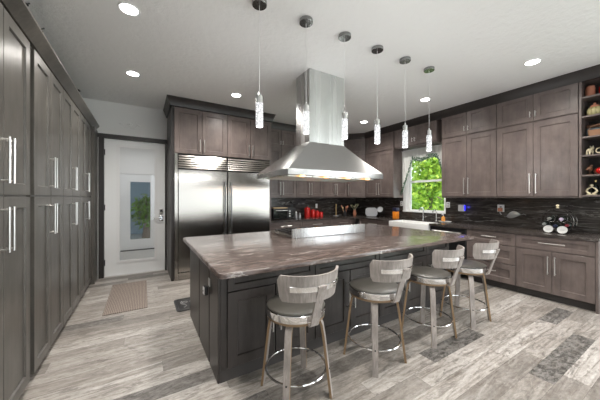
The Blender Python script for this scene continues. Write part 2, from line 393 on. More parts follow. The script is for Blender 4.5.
# ------------------------------------------------------------------ cabinets
def handle_mb(x, z0, z1, y=-.02, so=.035, r=.006, horiz=False):
    h = MB()
    def pt(u, yy): return (u, yy, z0) if horiz else (x, yy, u)
    a, b = (x if horiz else z0), (z1)
    h.cyl(pt(a, y - so), pt(b, y - so), r, 10)
    for u in (a + .016, b - .016): h.cyl(pt(u, y), pt(u, y - so), r * .85, 8)
    return h
def handle(root_part, *a, **k): return handle_mb(*a, **k).build('handle', 'nickel', root_part)
G = .0035
def cabinet(name, label, cat, loc, rz, w, dep, z0, z1, fronts, toe=False, group=None, mb_extra=None, wood_='wood', carc=None):
    """fronts: list of (kind, x0, x1, za, zb, handlespec) in local x / absolute z; handlespec (orient, a, b, c)"""
    t_ = thing(name, label, cat, loc, rz, group)
    c = MB(); c.box(.0006, w - .0006, 0, dep, z0, z1)
    if mb_extra: mb_extra(c)
    c.build('carcass', carc or wood_, t_)
    if toe: MB().box(.001, w - .001, .05, dep, .001, z0 - .0005).build('toe_kick', 'toe', t_)
    for kind, a, b, za, zb, hs in fronts:
        o = MB().shaker(a + G, b - G, za + G, zb - G, -.0003).build(kind, wood_, t_)
        if hs:
            if hs[0] == 'v': handle(o, hs[1], hs[2], hs[3])
            elif hs[0] == 'h': handle(o, hs[1], hs[3], hs[2], horiz=True)
    return t_
# tall pantry run on the left, facing +X (local x runs along +Y)
LX = -.71
def pantry(y0, w, label, group=None):
    m_ = w / 2; fr = []
    for a, b, hx in ((0, m_, m_ - .032), (m_, w, m_ + .032)):
        fr.append(('door', a, b, 1.385, 2.485, ('v', hx, 1.455, 1.725))); fr.append(('door', a, b, .055, 1.38, ('v', hx, 1.055, 1.318)))
    return cabinet('pantry_cabinet', label, 'cabinet', (LX, y0, 0), R(90), w, .58, .05, 2.495, fr, True, 'tall pantry cabinets on the left', wood_='pantrywood')
pantry(.86, .90, 'tall dark pantry cabinet at the left edge of the frame, closest to the camera'); 
pantry(1.765, .835, 'nearest visible tall grey-brown pantry cabinet, cut off by the left photo edge')
pantry(2.68, .83, 'second tall pantry cabinet from the left photo edge, just past the dark gap')
pantry(3.512, .838, 'third tall pantry cabinet from the left photo edge')
pantry(4.352, .838, 'farthest tall pantry cabinet, closest to the white glass door')
tag(MB().box(LX - .58, LX - .03, 2.602, 2.678, .001, 2.495).build('filler_panel', 'toe'), 'narrow dark recessed filler strip between the two nearest tall pantry cabinets', 'panel')
tag(MB().box(LX - .58, LX + .062, 5.193, YB - .002, .001, 2.495).build('filler_panel', 'pantrywood'), 'narrow plain wood filler where the pantry row meets the door wall', 'panel')
def crown(name, path, prof, m_='trimwood'):
    """path: list of (x,y) with outward normals computed to the right; prof: (out, z)"""
    n = len(path); rg = []
    for i, p in enumerate(path):
        p = Vector((p[0], p[1])); ns = []
        if i > 0: e = (p - Vector(path[i - 1])).normalized(); ns.append(Vector((e.y, -e.x)))
        if i < n - 1: e = (Vector(path[i + 1]) - p).normalized(); ns.append(Vector((e.y, -e.x)))
        nn = ns[0] if len(ns) == 1 else (ns[0] + ns[1]) / (1 + ns[0].dot(ns[1]))
        rg.append([(p.x + nn.x * o_, p.y + nn.y * o_, z) for o_, z in prof])
    b = MB(); b.rings(rg); return struct(name, b, m_)
cp = [(-.02, 2.496), (.024, 2.496), (.03, 2.503), (.085, 2.568), (.085, 2.585), (-.02, 2.585)]
crown('trim_2', [(LX, YB - .003), (LX, .86)][::-1], cp, 'pantrywood')
# note: path runs along +Y so the outward side is +X

# refrigerator wall
FY = 4.73
def uppers2(x0, x1, label, y=FY, z0=2.105, z1=2.86, dep=.79, hz=(2.15, 2.36), group='cabinets over the refrigerators'):
    w = x1 - x0; m_ = w / 2
    return cabinet('wall_cabinet', label, 'cabinet', (x0, y, 0), 0, w, dep, z0, z1 + .01,
        [('door', 0, m_, z0, z1, ('v', m_ - .035, *hz)), ('door', m_, w, z0, z1, ('v', m_ + .035, *hz))], group=group)
uppers2(.445, 1.313, 'two-door wall cabinet above the left refrigerator column, beside the door')
uppers2(1.315, 2.19, 'two-door wall cabinet above the right refrigerator column')
tag(MB().box(.402, .443, FY - .005, YB - .002, .001, 2.87).build('side_panel', 'trimwood'), 'dark full-height side panel between the glass door and the left refrigerator', 'panel')
tag(MB().box(2.155, 2.19, FY - .005, YB - .002, .001, 2.103).build('side_panel', 'wood'), 'full-height end panel on the right of the refrigerators next to the back counter', 'panel')
def fridge(x0, x1, label, hx, trim):
    t_ = thing('refrigerator', label, 'refrigerator', ((x0 + x1) / 2, FY, 0), 0, 'steel refrigerator columns')
    w = (x1 - x0) / 2
    MB().box(-w, w, .03, .75, .1, 2.1).build('body', 'blacksteel', t_)
    dr = MB().box(-w + .004, w - .004, -.035, .025, .13, 1.84, .006).build('door', 'steel', t_)
    h = MB(); hh = hx * (w - .05)
    h.cyl((hh, -.095, .72), (hh, -.095, 1.62), .014); h.box(hh - .018, hh + .018, -.11, -.035, 1.60, 1.66, .004); h.box(hh - .018, hh + .018, -.11, -.035, .68, .74, .004)
    h.build('handle', 'canopy', dr)
    g = MB()
    for k in range(6): z = 1.862 + k * .038; g.rings([[(xx, -.034, z), (xx, -.02, z + .03), (xx, .0, z + .034), (xx, .028, z + .01)] for xx in (-w + .006, w - .006)])
    g.build('louver_grille', 'steel', t_)
    MB().box(-w + .004, w - .004, -.03, .029, .012, .122, .003).build('kick_plate', 'steel', t_)
    if trim: MB().box(-w - .05, -w - .004, -.03, .1, .012, 2.1).build('side_trim', 'steel', t_)
    return t_
fridge(.50, 1.310, 'left steel refrigerator column beside the door, handle on its right edge', 1, True)
fridge(1.318, 2.150, 'right steel refrigerator column nearer the range hood, handle on its left edge', -1, False)
# back wall uppers (two rows of doors) and the diagonal corner
UY = 5.2; UX = 4.9; UZ0, UZ1 = 1.365, 2.90; SP = 2.465
def upper(name, label, loc, rz, w, dep=.328, top_pair=True, hz=(1.43, 1.72), single=False, group='wall cabinets above the counters', low=True, top=True, z0=UZ0):
    m_ = w / 2; fr = []
    if low:
        if single: fr.append(('door', 0, w, z0 + .024, SP, ('v', .04, *hz)))
        else: fr += [('door', 0, m_, z0 + .024, SP, ('v', m_ - .035, *hz)), ('door', m_, w, z0 + .024, SP, ('v', m_ + .035, *hz))]
    if top:
        if not top_pair: fr.append(('door', 0, w, SP + .02, UZ1, None))
        else: fr += [('door', 0, m_, SP + .02, UZ1, ('v', m_ - .03, 2.545, 2.63)), ('door', m_, w, SP + .02, UZ1, ('v', m_ + .03, 2.545, 2.63))]
    return cabinet(name, label, 'cabinet', loc, rz, w, dep, z0 if low else SP, UZ1 + .01, fr, group=group)
upper('wall_cabinet', 'back wall cabinet next to the refrigerators, seen under the left end of the hood', (2.27, UY, 0), 0, .768)
upper('wall_cabinet', 'middle back wall cabinet above the red canisters', (3.04, UY, 0), 0, .758)
upper('wall_cabinet', 'back wall cabinet under the right half of the hood, left of the corner cabinet', (3.80, UY, 0), 0, .775)
tag(MB().box(2.192, 2.268, UY + .01, YB - .002, UZ0, UZ1).build('filler_panel', 'wood'), 'slim upright filler between refrigerator panel and back wall cabinets', 'panel')
# diagonal corner cabinet
cc = thing('corner_cabinet', 'angled single-door corner wall cabinet joining the back and right cabinets', 'cabinet', (4.585, UY, 0), 0)
ax, ay = .31, -.355; L = math.hypot(ax, ay); an = math.atan2(ay, ax)
c = MB(); c.prism([(0, 0), (ax, ay), (.64, ay), (.64, .328), (0, .328)], UZ0, UZ1 + .01); c.build('carcass', 'wood', cc)
for za, zb, hs in ((UZ0 + .024, SP, (.05, 1.43, 1.72)), (SP + .02, UZ1, None)):
    q = MB().shaker(.012, L - .012, za + G, zb - G, -.0005); q.xform(Matrix.Rotation(an, 4, 'Z')); o = q.build('door', 'wood', cc)
    if hs: h = handle_mb(*hs); h.xform(Matrix.Rotation(an, 4, 'Z')); h.build('handle', 'nickel', o)
# right wall uppers, facing -X; local x runs towards -Y
RR = R(-90)
upper('wall_cabinet', 'tall wall cabinet left of the window whose side catches the daylight', (UX, 4.842, 0), RR, .885, top_pair=False)
upper('wall_cabinet', 'short two-door cabinet bridging over the window', (UX, 3.93, 0), RR, .985, low=False)
upper('wall_cabinet', 'wall cabinet just right of the window with small handles on its top doors', (UX, 2.846, 0), RR, .90)
upper('wall_cabinet', 'large wall cabinet left of the open display shelves', (UX, 1.944, 0), RR, .92)
# open shelves
sh = thing('display_shelf', 'open wooden display shelf unit with curios at the right edge', 'shelf', (UX - .02, 1.018, 0), RR)
SHZ = [1.385, 1.645, 1.90, 2.14, 2.405, 2.655]; sw = .56; sd_ = .345
c = MB(); c.box(0, .022, 0, sd_, UZ0, UZ1 + .01); c.box(sw - .022, sw, 0, sd_, UZ0, UZ1 + .01); c.box(.023, sw - .023, 0, sd_ - .012, 2.885, UZ1 + .01)
c.build('frame', 'wood', sh); MB().box(.0225, sw - .0225, sd_ - .011, sd_ - .001, UZ0, UZ1).build('back_panel', 'toe', sh)
for z in SHZ: MB().box(.023, sw - .023, .004, sd_ - .012, z, z + .02).build('shelf', 'wood', sh)
# crowns touching the ceiling
cpr = [(-.02, UZ1 + .012), (.022, UZ1 + .012), (.026, UZ1 + .03), (.062, CE - .02), (.07, CE - .014), (.07, CE - .001), (-.02, CE - .001)]
crown('trim_3', [(.402, YB - .004), (.402, FY), (2.19, FY), (2.19, UY), (4.585, UY), (UX, 4.845), (UX, .46)], [(o_, z - (.0 if z > 2.99 else .035)) for o_, z in cpr])
# base cabinets, back wall
BY = 4.92; BX = 4.6; BZ = .848
def base_dd(label, loc, rz, w, BZ=BZ, drawers=1, group='base cabinets', name='base_cabinet', dep=.6, wood_='wood', hh=True):
    m_ = w / 2; fr = []
    if drawers == 3:
        for za, zb in ((.665, BZ), (.39, .66), (.105, .385)): fr.append(('drawer', 0, w, za, zb, ('h', m_ - .1, m_ + .1, (za + zb) / 2 + .02)))
    else:
        if drawers: fr.append(('drawer', 0, w, .665, BZ, ('h', m_ - .13, m_ + .13, .765) if hh else None))
        top = .66 if drawers else .695
        fr += [('door', 0, m_, .105, top, ('v', m_ - .035, .36, .60)), ('door', m_, w, .105, top, ('v', m_ + .035, .36, .60))]
    return cabinet(name, label, 'cabinet', loc, rz, w, dep, .1, BZ, fr, True, group, wood_=wood_)
for k, (xa, xb) in enumerate(((2.2, 3.03), (3.032, 3.82), (3.822, 4.59))):
    base_dd(['base cabinet below the toaster oven, mostly hidden behind the island', 'base cabinet below the red canisters, mostly hidden behind the island', 'base cabinet near the corner below the brass stand, behind the island'][k], (xa, BY, 0), 0, xb - xa)
base_dd('base cabinet in the corner between the back counter and the white sink', (BX, 4.75, 0), RR, .93)
base_dd('sink base cabinet under the white apron sink', (BX, 3.81, 0), RR, .92, BZ=.702, drawers=0)
base_dd('three-drawer base cabinet between the dishwasher and the two-door cabinet', (BX, 2.252, 0), RR, .665, drawers=3)
base_dd('base cabinet with one wide drawer over two doors at the right edge', (BX, 1.585, 0), RR, .765)
tag(MB().box(BX - .02, XR - .002, .795, .8185, .001, BZ).build('end_panel', 'wood'), 'plain end panel closing the right end of the base cabinets', 'panel')
# dishwasher
dw = thing('dishwasher', 'dark dishwasher with steel bar handle between sink and drawers', 'dishwasher', (BX, 2.885, 0), RR)
MB().box(.003, .627, 0, .58, .1, BZ).build('body', 'blacksteel', dw); o = MB().box(.005, .625, -.025, -.001, .11, .84, .004).build('door', 'blacksteel', dw)
MB().cyl((.06, -.065, .775), (.57, -.065, .775), .011).cyl((.09, -.025, .775), (.09, -.065, .775), .008).cyl((.54, -.025, .775), (.54, -.065, .775), .008).build('handle', 'nickel', o)
# countertop with the sink notch
CX = BX - .035; CY = BY - .035
ct = MB(); ct.prism([(2.195, CY), (4.40, CY), (CX, 4.72), (CX, 3.80), (5.0, 3.80), (5.0, 2.90), (CX, 2.90), (CX, .79), (XR - .002, .79), (XR - .002, YB - .002), (2.195, YB - .002)], BZ + .002, .886)
tag(ct.build('countertop', 'counter'), 'dark granite countertop running round the back and right walls', 'countertop')
sp = MB(); sp.box(2.195, XR - .024, YB - .022, YB - .001, .887, UZ0 - .001); struct('trim_4', sp, 'splash')
sp = MB(); sp.box(XR - .022, XR - .001, .46, WY0 - .033, .887, UZ0 - .001); sp.box(XR - .022, XR - .001, WY1 + .086, YB - .001, .887, UZ0 - .001); sp.box(XR - .022, XR - .001, WY0 - .033, WY1 + .086, .887, WZ0 - .031)
struct('trim_5', sp, 'splash')
# apron sink, faucets
sk = thing('apron_sink', 'white farmhouse apron sink below the window', 'sink', (4.53, 3.35, 0))
s_ = MB(); X0, X1, Y0, Y1, ZB, ZT = 0, .468, -.446, .446, .705, .872
s_.box(X0, X0 + .03, Y0, Y1, ZB, ZT, .008, 2); s_.box(X1 - .03, X1, Y0, Y1, ZB, ZT); s_.box(X0 + .03, X1 - .03, Y0, Y0 + .03, ZB, ZT); s_.box(X0 + .03, X1 - .03, Y1 - .03, Y1, ZB, ZT); s_.box(X0 + .03, X1 - .03, Y0 + .03, Y1 - .03, ZB, ZB + .03)
s_.build('basin', 'porcelain', sk)
def faucet(y, h, label, side):
    f = thing('faucet', label, 'faucet', (5.09, y, .887))
    MB().lathe([(.028, 0), (.028, .01), (.02, .02)], seg=16).build('base', 'chrome', f)
    MB().tube([(0, 0, .02), (0, 0, h * .8), (-.02, 0, h * .95), (-.06, 0, h), (-.12, 0, h * .93), (-.13, 0, h * .8)], .012, 10).build('spout', 'chrome', f)
    MB().tube([(0, 0, .06), (0, -.05, .075), (0, -.09, .08)], .008, 8).build('lever', 'chrome', f)
faucet(3.36, .27, 'taller chrome faucet in the middle behind the sink', 1)
faucet(3.07, .23, 'smaller chrome filter faucet right of the main faucet', 1)

# ------------------------------------------------------------------ island
IX0, IX1, IY0, IY1 = .49, 3.5, 1.94, 3.25
isl = thing('kitchen_island', 'large dark wood kitchen island with shaker doors under the granite top', 'kitchen island', (IX0, IY0, 0))
MB().box(0, IX1 - IX0, 0, IY1 - IY0, .09, .846).build('carcass', 'darkwood', isl)
MB().box(.0, IX1 - IX0 - .0, .004, IY1 - IY0, .001, .0895).build('plinth', 'toe', isl)
cuts = [.045, .832, 1.66, 2.49, 2.97]
for a, b in zip(cuts, cuts[1:]):
    MB().shaker(a + .004, b - .004, .672, .835, -.0003, fr=.05).build('drawer', 'darkwood', isl)
    if b - a > .6:
        m_ = (a + b) / 2; ds = ((a, m_, m_ - .035), (m_, b, m_ + .035))
    else: ds = ((a, b, a + .04),)
    for p0, p1, hx in ds:
        o = MB().shaker(p0 + .004, p1 - .004, .105, .664, -.0003).build('door', 'darkwood', isl); handle(o, hx, .30, .555)
# left end panels
for a, b in ((.0, .28), (.30, .72), (.74, 1.305)):
    q = MB().box(-.018, -.0005, a + .003, b - .003, .002, .846, .002); q.build('end_panel', 'darkwood', isl)
q = MB(); q.box(IX0 - .026, IX0 - .019, 2.185, 2.235, .645, .71, .002)
ou = tag(q.build('outlet_plate', 'plastic'), 'white outlet plate on the left end of the island', 'outlet')
ch = thing('charger', 'small white and black charger plugged in at the island end', 'charger', (IX0 - .027, 2.245, .605))
MB().box(-.03, -.001, -.035, .035, -.035, .035, .008, 2).build('housing', 'black', ch); MB().box(-.036, -.0305, -.027, .02, -.028, .03, .002).build('face', 'plastic', ch); MB().cyl((-.0365, -.004, 0), (-.038, -.004, 0), .008, 12).build('button', 'black', ch)
# slab
SX0, SX1, SY0, SY1 = .415, 3.62, 1.66, 3.45
def rrect(x0, x1, y0, y1, r, n=6):
    P = []
    for cx, cy, a0 in ((x1 - r, y1 - r, 0), (x0 + r, y1 - r, 90), (x0 + r, y0 + r, 180), (x1 - r, y0 + r, 270)):
        for i in range(n + 1): a = R(a0 + 90 * i / n); P.append((cx + r * math.cos(a), cy + r * math.sin(a)))
    return P
sl_ = MB(); sl_.rings([[(x, y, z) for x, y in rrect(SX0 + i, SX1 - i, SY0 + i, SY1 - i, .05)] for i, z in ((.008, .8475), (0, .853), (0, .878), (.003, .884), (.01, .886))])
tag(sl_.build('island_countertop', 'stone', ang=50), 'brown granite slab on the island with a raised cooktop at its centre', 'countertop')
# cooktop and its back guard
ck = thing('cooktop', 'stainless gas cooktop set in the island behind a tall steel guard', 'cooktop', (2.09, 2.66, .887))
MB().box(-.59, .59, 0, .014, 0, .115, .002).build('back_guard', 'hoodsteel', ck)
MB().box(-.59, .59, .016, .56, 0, .035, .006).build('top_plate', 'steel', ck)
for k in range(3):
    g = MB(); x = -.39 + k * .39
    for yy in (.06, .29, .51): g.box(x - .17, x + .17, yy - .006, yy + .006, .05, .062)
    for xx in (-.165, -.08, 0, .08, .165): g.box(x + xx - .006, x + xx + .006, .06, .51, .05, .062)
    for xx in (-.165, .165):
        for yy in (.06, .51): g.box(x + xx - .006, x + xx + .006, yy - .006, yy + .006, .0355, .05)
    g.build('grate', 'black', ck)
    for yy in (.175, .40): MB().lathe([(.05, .0355), (.05, .042), (.035, .047)], (x, yy, 0), 18).build('burner', 'blacksteel', ck)

# ------------------------------------------------------------------ range hood
hd = thing('range_hood', 'stainless island range hood hung from the ceiling over the cooktop', 'range hood', (2.1, 2.93, 0))
def rect(x0, x1, y0, y1, z): return [(x0, y0, z), (x1, y0, z), (x1, y1, z), (x0, y1, z)]
cx, cy0, cy1 = .285, -.165, .165; hx, hy0, hy1 = .75, -.45, .45
MB().rings([rect(-cx, cx, cy0, cy1, 2.085), rect(-cx, cx, cy0, cy1, CE - .001)]).build('chimney', 'hoodsteel', hd)
k = MB(); rg = []
for f in (0, .06, .5, 1): rg.append(rect(-hx + (hx - cx) * f, hx - (hx - cx) * f, hy0 + (cy0 - hy0) * f, hy1 + (cy1 - hy1) * f, 1.695 + .39 * f - .015 * math.sin(f * math.pi)))
k.rings([rect(-hx, hx, hy0, hy1, 1.628), rect(-hx, hx, hy0, hy1, 1.693)] + rg[1:]); k.build('canopy', 'canopysteel', hd)
for j in range(4):
    xa = -.69 + j * .347; k = MB()
    for q in range(9): k.box(xa + .004, xa + .335, -.33 + q * .075, -.28 + q * .075, 1.617, 1.6265)
    k.build('baffle_filter', 'nickel', hd)
for j in range(4):
    x = -.52 + j * .347
    MB().lathe([(.03, 1.613), (.03, 1.627)], (x, -.375, 0), 14).build('hood_light', 'hoodlamp', hd)
    lamp('hood_lamp', 'POINT', (2.1 + x, 2.93 - .36, 1.55), .4, color=(1, .5, .2), shadow_soft_size=.03)

# ------------------------------------------------------------------ pendants and recessed lights
def make_pendant():
    p = thing('pendant_light', '', 'pendant light', (0, 0, CE), 0, 'crystal pendants in a row over the island')
    MB().lathe([(.0, -.034), (.06, -.034), (.063, -.03), (.063, -.001), (0, -.001)], seg=28).build('canopy', 'canopy', p)
    MB().cyl((0, 0, -.80), (0, 0, -.034), .0022, 6).build('cable', 'plastic', p)
    cp_ = MB().lathe([(.008, -.765), (.012, -.79), (.031, -.795), (.031, -.855), (0, -.855)], seg=20).build('cap', 'chrome', p)
    MB().lathe([(0, -1.055), (.026, -1.055), (.031, -1.048), (.031, -.856), (0, -.856)], seg=20).build('glass_shade', 'crystal', p)
    return p
pp = make_pendant(); PX = [(.841 + .4575 * k, 2.047 - .0124 * k) for k in range(6)]
names = ['first crystal pendant from the left, nearest the camera', 'second crystal pendant from the left, in front of the hood chimney\'s left edge', 'third crystal pendant from the left, at the hood chimney\'s right edge', 'fourth crystal pendant from the left, just right of the hood', 'fifth crystal pendant from the left, before the cabinet over the window', 'sixth crystal pendant, rightmost, hanging before the window']
for k, (x, py) in enumerate(PX):
    place(pp, (x, py, CE), label=names[k], first=(k == 0))
    lamp('pendant_bulb', 'POINT', (x, py, CE - 1.12), 3.6, shadow_soft_size=.04)
def make_can():
    c = thing('recessed_light', '', 'ceiling light', (0, 0, CE), 0, 'recessed ceiling lights')
    MB().lathe([(.068, -.001), (.068, -.004), (.084, -.008), (.086, -.001)], seg=28).build('trim_ring', 'white', c)
    MB().lathe([(0, -.005), (.066, -.005), (.066, -.001), (0, -.001)], seg=28).build('lens', 'lampglow', c)
    return c
cn = make_can()
cans = [((-.1, 2.72), 'recessed ceiling light at the top left of the photo, above the near aisle'), ((-.11, 4.11), 'recessed ceiling light above the runner rug, second from the left'), ((1.29, 4.11), 'recessed ceiling light in front of the cabinets over the refrigerators'),
        ((4.06, 1.24), 'recessed ceiling light nearest the right wall cabinets'), ((4.13, 4.13), 'recessed ceiling light right of the hood chimney, farthest from the camera'), ((4.07, 2.65), 'recessed ceiling light above the sink side, by the sixth pendant')]
for k, (p, lb) in enumerate(cans):
    place(cn, (p[0], p[1], CE), label=lb, first=(k == 0))
    lamp('ceiling_spot', 'SPOT', (p[0], p[1], CE - .02), 95, spot_size=R(150), spot_blend=.9, shadow_soft_size=.06, color=(1, .95, .89))
for p in ((-.1, 1.2), (1.3, .9), (2.7, .4), (1.3, -1.2), (3.6, -1.2)):  # extra unseen spots added behind the camera as fill, no fixtures
    lamp('ceiling_spot', 'SPOT', (p[0], p[1], CE - .02), 80, spot_size=R(150), spot_blend=.9, shadow_soft_size=.06, color=(1, .95, .89))

# ------------------------------------------------------------------ bar stools
def make_stool():
    s = thing('bar_stool', '', 'bar stool', (0, 0, 0), 0, 'swivel bar stools along the island')
    for k in range(4):
        a = R(45 + 90 * k); ca, sa = math.cos(a), math.sin(a)
        path = [(.05, .535), (.13, .535), (.158, .530), (.176, .517), (.187, .495), (.20, .42), (.252, .0)]; th = .017; wd = .0225
        rg = []
        for i, (r, z) in enumerate(path):
            q0 = Vector(path[max(i - 1, 0)]); q1 = Vector(path[min(i + 1, len(path) - 1)]); d_ = (q1 - q0).normalized(); n_ = Vector((-d_.y, d_.x))
            if i == len(path) - 1: n_ = Vector((1, 0))
            o_ = Vector((r, z)) + n_ * th / 2; i_ = Vector((r, z)) - n_ * th / 2
            rg.append([(p.x * ca - t_ * sa, p.x * sa + t_ * ca, max(p.y, .0005)) for p, t_ in ((o_, -wd), (o_, wd), (i_, wd), (i_, -wd))])
        g = MB(); g.rings(rg)
        g.bm.faces.ensure_lookup_table(); g.bm.normal_update()
        for f in g.bm.faces:
            c_ = f.calc_center_median(); tang = Vector((-sa, ca, 0))
            f.material_index = 1 if abs(f.normal.dot(tang)) > .8 else 0
        lg = g.build('leg', ['greywash', 'tan'], s)
        MB().cyl((.233 * ca, .233 * sa, .19), (.242 * ca, .242 * sa, .192), .006, 10).build('screw', 'black', lg)
    MB().ring((0, 0, .18), .212, .0075, n=48).build('foot_ring', 'chrome', s)
    MB().lathe([(0, .544), (.195, .544), (.203, .549), (.203, .566), (0, .566)], seg=48).build('seat_base', 'tan', s)
    MB().lathe([(.2, .5665), (.209, .5665), (.211, .57), (.211, .612), (.207, .615), (.2, .615)], seg=48).build('seat_band', 'chrome', s)
    MB().lathe([(0, .5665), (.199, .5665), (.1995, .615), (.206, .619), (.203, .628), (.185, .634), (.1, .638), (0, .637)], seg=48).build('seat', 'leather', s)
    # backrest: curved veneer plate, centred on -Y
    off = .05; n = 28; half = 62
    def arc(a, rad, z): return (rad * math.sin(a), -off - rad * math.cos(a), z)
    rg = []
    for i in range(n + 1):
        f = i / n * 2 - 1; a = R(half) * f; e = max(0, abs(f) - .93) / .07; cut = .03 * (1 - math.sqrt(max(0, 1 - e * e)))
        zb, zt = .735 + cut, .902 - cut; rb, rt = .245, .268
        rg.append([arc(a, rb, zb), arc(a, (rb + rt) / 2 + .002, (zb + zt) / 2), arc(a, rt, zt), arc(a, rt - .014, zt), arc(a, (rb + rt) / 2 - .012, (zb + zt) / 2), arc(a, rb - .014, zb)])
    b = MB(); b.rings(rg); bk = b.build('backrest', 'greywash', s)
    rg = []
    for i in range(n + 1):
        a = R(44) * (i / n * 2 - 1)
        rg.append([arc(a, .2575, .80), arc(a, .2635, .802), arc(a, .2685, .835), arc(a, .2635, .838)])
    MB().rings(rg).build('back_band', 'chrome', s)
    # strut from the seat up to the band
    w_ = .03; pts = [(-.2, .553), (-.218, .553), (-.229, .558), (-.238, .58), (-.262, .66), (-.29, .75), (-.3235, .835)]
    rg = []
    for i, (yy, z) in enumerate(pts):
        q0 = Vector(pts[max(i - 1, 0)]); q1 = Vector(pts[min(i + 1, len(pts) - 1)]); d_ = (q1 - q0).normalized(); n_ = Vector((-d_.y, d_.x)) * .006
        rg.append([(-w_, yy + n_.x, z + n_.y), (w_, yy + n_.x, z + n_.y), (w_, yy - n_.x, z - n_.y), (-w_, yy - n_.x, z - n_.y)])
    MB().rings(rg).build('back_strut', 'greywash', s)
    return s
stl = make_stool()
for k, (x, y_, a, lb) in enumerate(((.935, 1.60, 0, 'nearest bar stool with grey curved back, at the left corner of the island'), (1.70, 1.58, 0, 'second bar stool from the left, near the middle of the island'),
                             (2.452, 1.57, 3, 'third bar stool from the left, between the second stool and the farthest stool'), (3.13, 1.56, 5, 'farthest bar stool, at the right end of the island'))):
    st_ = place(stl, (x, y_, 0), label=lb, first=(k == 0)); st_.rotation_euler = (0, 0, 0)
    # the swivelling top is turned, the four legs stay square to the island
    for ch_ in st_.children:
        if ch_.name.split('.')[0] in ('backrest', 'back_band', 'back_strut', 'seat', 'seat_band'): ch_.rotation_euler = (0, 0, R(a))

# ------------------------------------------------------------------ rugs
rg_ = MB(); rg_.box(-.40, .055, 3.75, 4.98, .001, .009, .003); tag(rg_.build('runner_rug', 'rug'), 'brown lattice runner rug on the floor before the glass door', 'rug')
mt = thing('floor_mat', 'black rubber mat with raised scrolls on the floor between island and refrigerators', 'mat', (.77, 3.62, 0))
q = MB(); q.rings([[(x, y, z) for x, y in rrect(-.42 + i, .42 - i, -.21 + i, .21 - i, .05)] for i, z in ((0, .001), (0, .009), (.004, .011), (.03, .011), (.034, .007))]); q.build('base', 'black', mt)
q = MB()
for k in range(7):
    x = -.33 + k * .11
    q.tube([(x + .045 * math.sin(t_ * .55) * (1 - t_ / 14), -.12 + .02 * t_, .010) for t_ in range(12)], .006, 6)
    q.ring((x + .03, .05 * (-1) ** k, .010), .03, .005, n=14, seg=6)
q.build('scroll_relief', 'ink', mt)

# ------------------------------------------------------------------ things on the back counter
CT = .887
ov = thing('toaster_oven', 'black toaster oven on the back counter beside the refrigerators', 'toaster oven', (2.66, 5.27, CT))
MB().box(-.23, .23, -.14, .16, .014, .235, .01, 2).build('body', 'black', ov); d_ = MB().box(-.215, .11, -.152, -.141, .035, .215, .003).build('door', 'bottle', ov)
MB().cyl((-.19, -.18, .198), (.09, -.18, .198), .008).cyl((-.17, -.152, .198), (-.17, -.18, .198), .005).cyl((.07, -.152, .198), (.07, -.18, .198), .005).build('handle', 'nickel', d_)
for z in (.07, .125, .18): MB().cyl((.17, -.141, z), (.17, -.165, z), .018).build('knob', 'nickel', ov)
for x in (-.2, .2):
    for yy in (-.11, .13): MB().cyl((x, yy, 0), (x, yy, .0135), .014).build('foot', 'black', ov)
tag(MB().box(2.45, 2.80, 5.16, 5.40, CT + .2365, CT + .262, .006).build('cutting_board', 'board'), 'pale wood cutting board lying on top of the toaster oven', 'cutting board')
cm = thing('coffee_maker', 'black coffee maker between the toaster oven and the shakers', 'coffee maker', (2.975, 5.33, CT))
MB().box(-.07, .07, -.1, .1, 0, .03, .008).build('base', 'black', cm); MB().box(-.07, .07, .03, .1, .0305, .24, .008).build('column', 'black', cm); MB().box(-.07, .07, -.1, .029, .17, .24, .01).build('brew_head', 'black', cm)
MB().lathe([(.045, .031), (.055, .06), (.05, .12), (.035, .15)], (0, -.04, 0)).build('carafe', 'bottle', cm)
def shaker_(x, h, label):
    s = thing('spice_mill', label, 'mill', (x, 5.27, CT)); MB().lathe([(0, 0), (.028, 0), (.028, h * .55), (.02, h * .68)], seg=18).build('body', 'paleplate', s); MB().lathe([(.019, h * .685), (.022, h * .8), (.01, h * .95), (0, h)], seg=18).build('cap', 'nickel', s)
shaker_(3.085, .17, 'taller silver mill, left one of the pair before the red canisters'); shaker_(3.185, .13, 'shorter silver mill, right one of the pair before the red canisters')
def canister(x, r, h, label, y=5.35):
    s = thing('canister', label, 'canister', (x, y, CT), 0, 'red canisters')
    MB().lathe([(0, 0), (r * .95, 0), (r, .01), (r, h * .78), (r * .97, h * .8), (0, h * .8)], seg=24).build('body', 'red', s)
    l = MB().lathe([(r * 1.02, h * .803), (r * 1.02, h * .86), (r * .6, h * .92), (0, h * .93)], seg=24).build('lid', 'red', s); MB().sphere((0, 0, h * .965), (r * .25, r * .25, h * .04), 12, 8).build('knob', 'red', l)
canister(3.45, .07, .26, 'largest red canister, first from the left on the back counter'); canister(3.615, .058, .20, 'second largest red canister, dark and just right of the tallest'); canister(3.745, .052, .165, 'third red canister from the left on the back counter'); canister(3.865, .048, .13, 'smallest red canister, last in the row')
tw = thing('towel_holder', 'slim brass paper towel stand on a pale base, on the back counter', 'stand', (4.33, 5.33, CT))
MB().lathe([(0, 0), (.07, 0), (.07, .012), (0, .016)]).build('base', 'paleplate', tw); MB().cyl((0, 0, .016), (0, 0, .29), .012).build('pole', 'brass', tw); MB().sphere((0, 0, .3), .018).build('finial', 'brass', tw)
def crock(x, y, label, r, h, body, uts):
    s = thing('utensil_crock', label, 'crock', (x, y, CT)); MB().lathe([(0, 0), (r * .85, 0), (r, h * .4), (r * .92, h), (r * .8, h), (r * .8, h * .2), (0, h * .2)], seg=22).build('pot', body, s)
    for k, (a, ln, mm) in enumerate(uts):
        dx, dy = math.cos(a) * .05, math.sin(a) * .05; u = MB(); u.cyl((dx * .4, dy * .4, h * .25), (dx * 1.6, dy * 1.6, ln), .005, 8); u.sphere((dx * 1.75, dy * 1.75, ln + .02), (.024, .012, .034), 10, 8); u.build('utensil', mm, s)
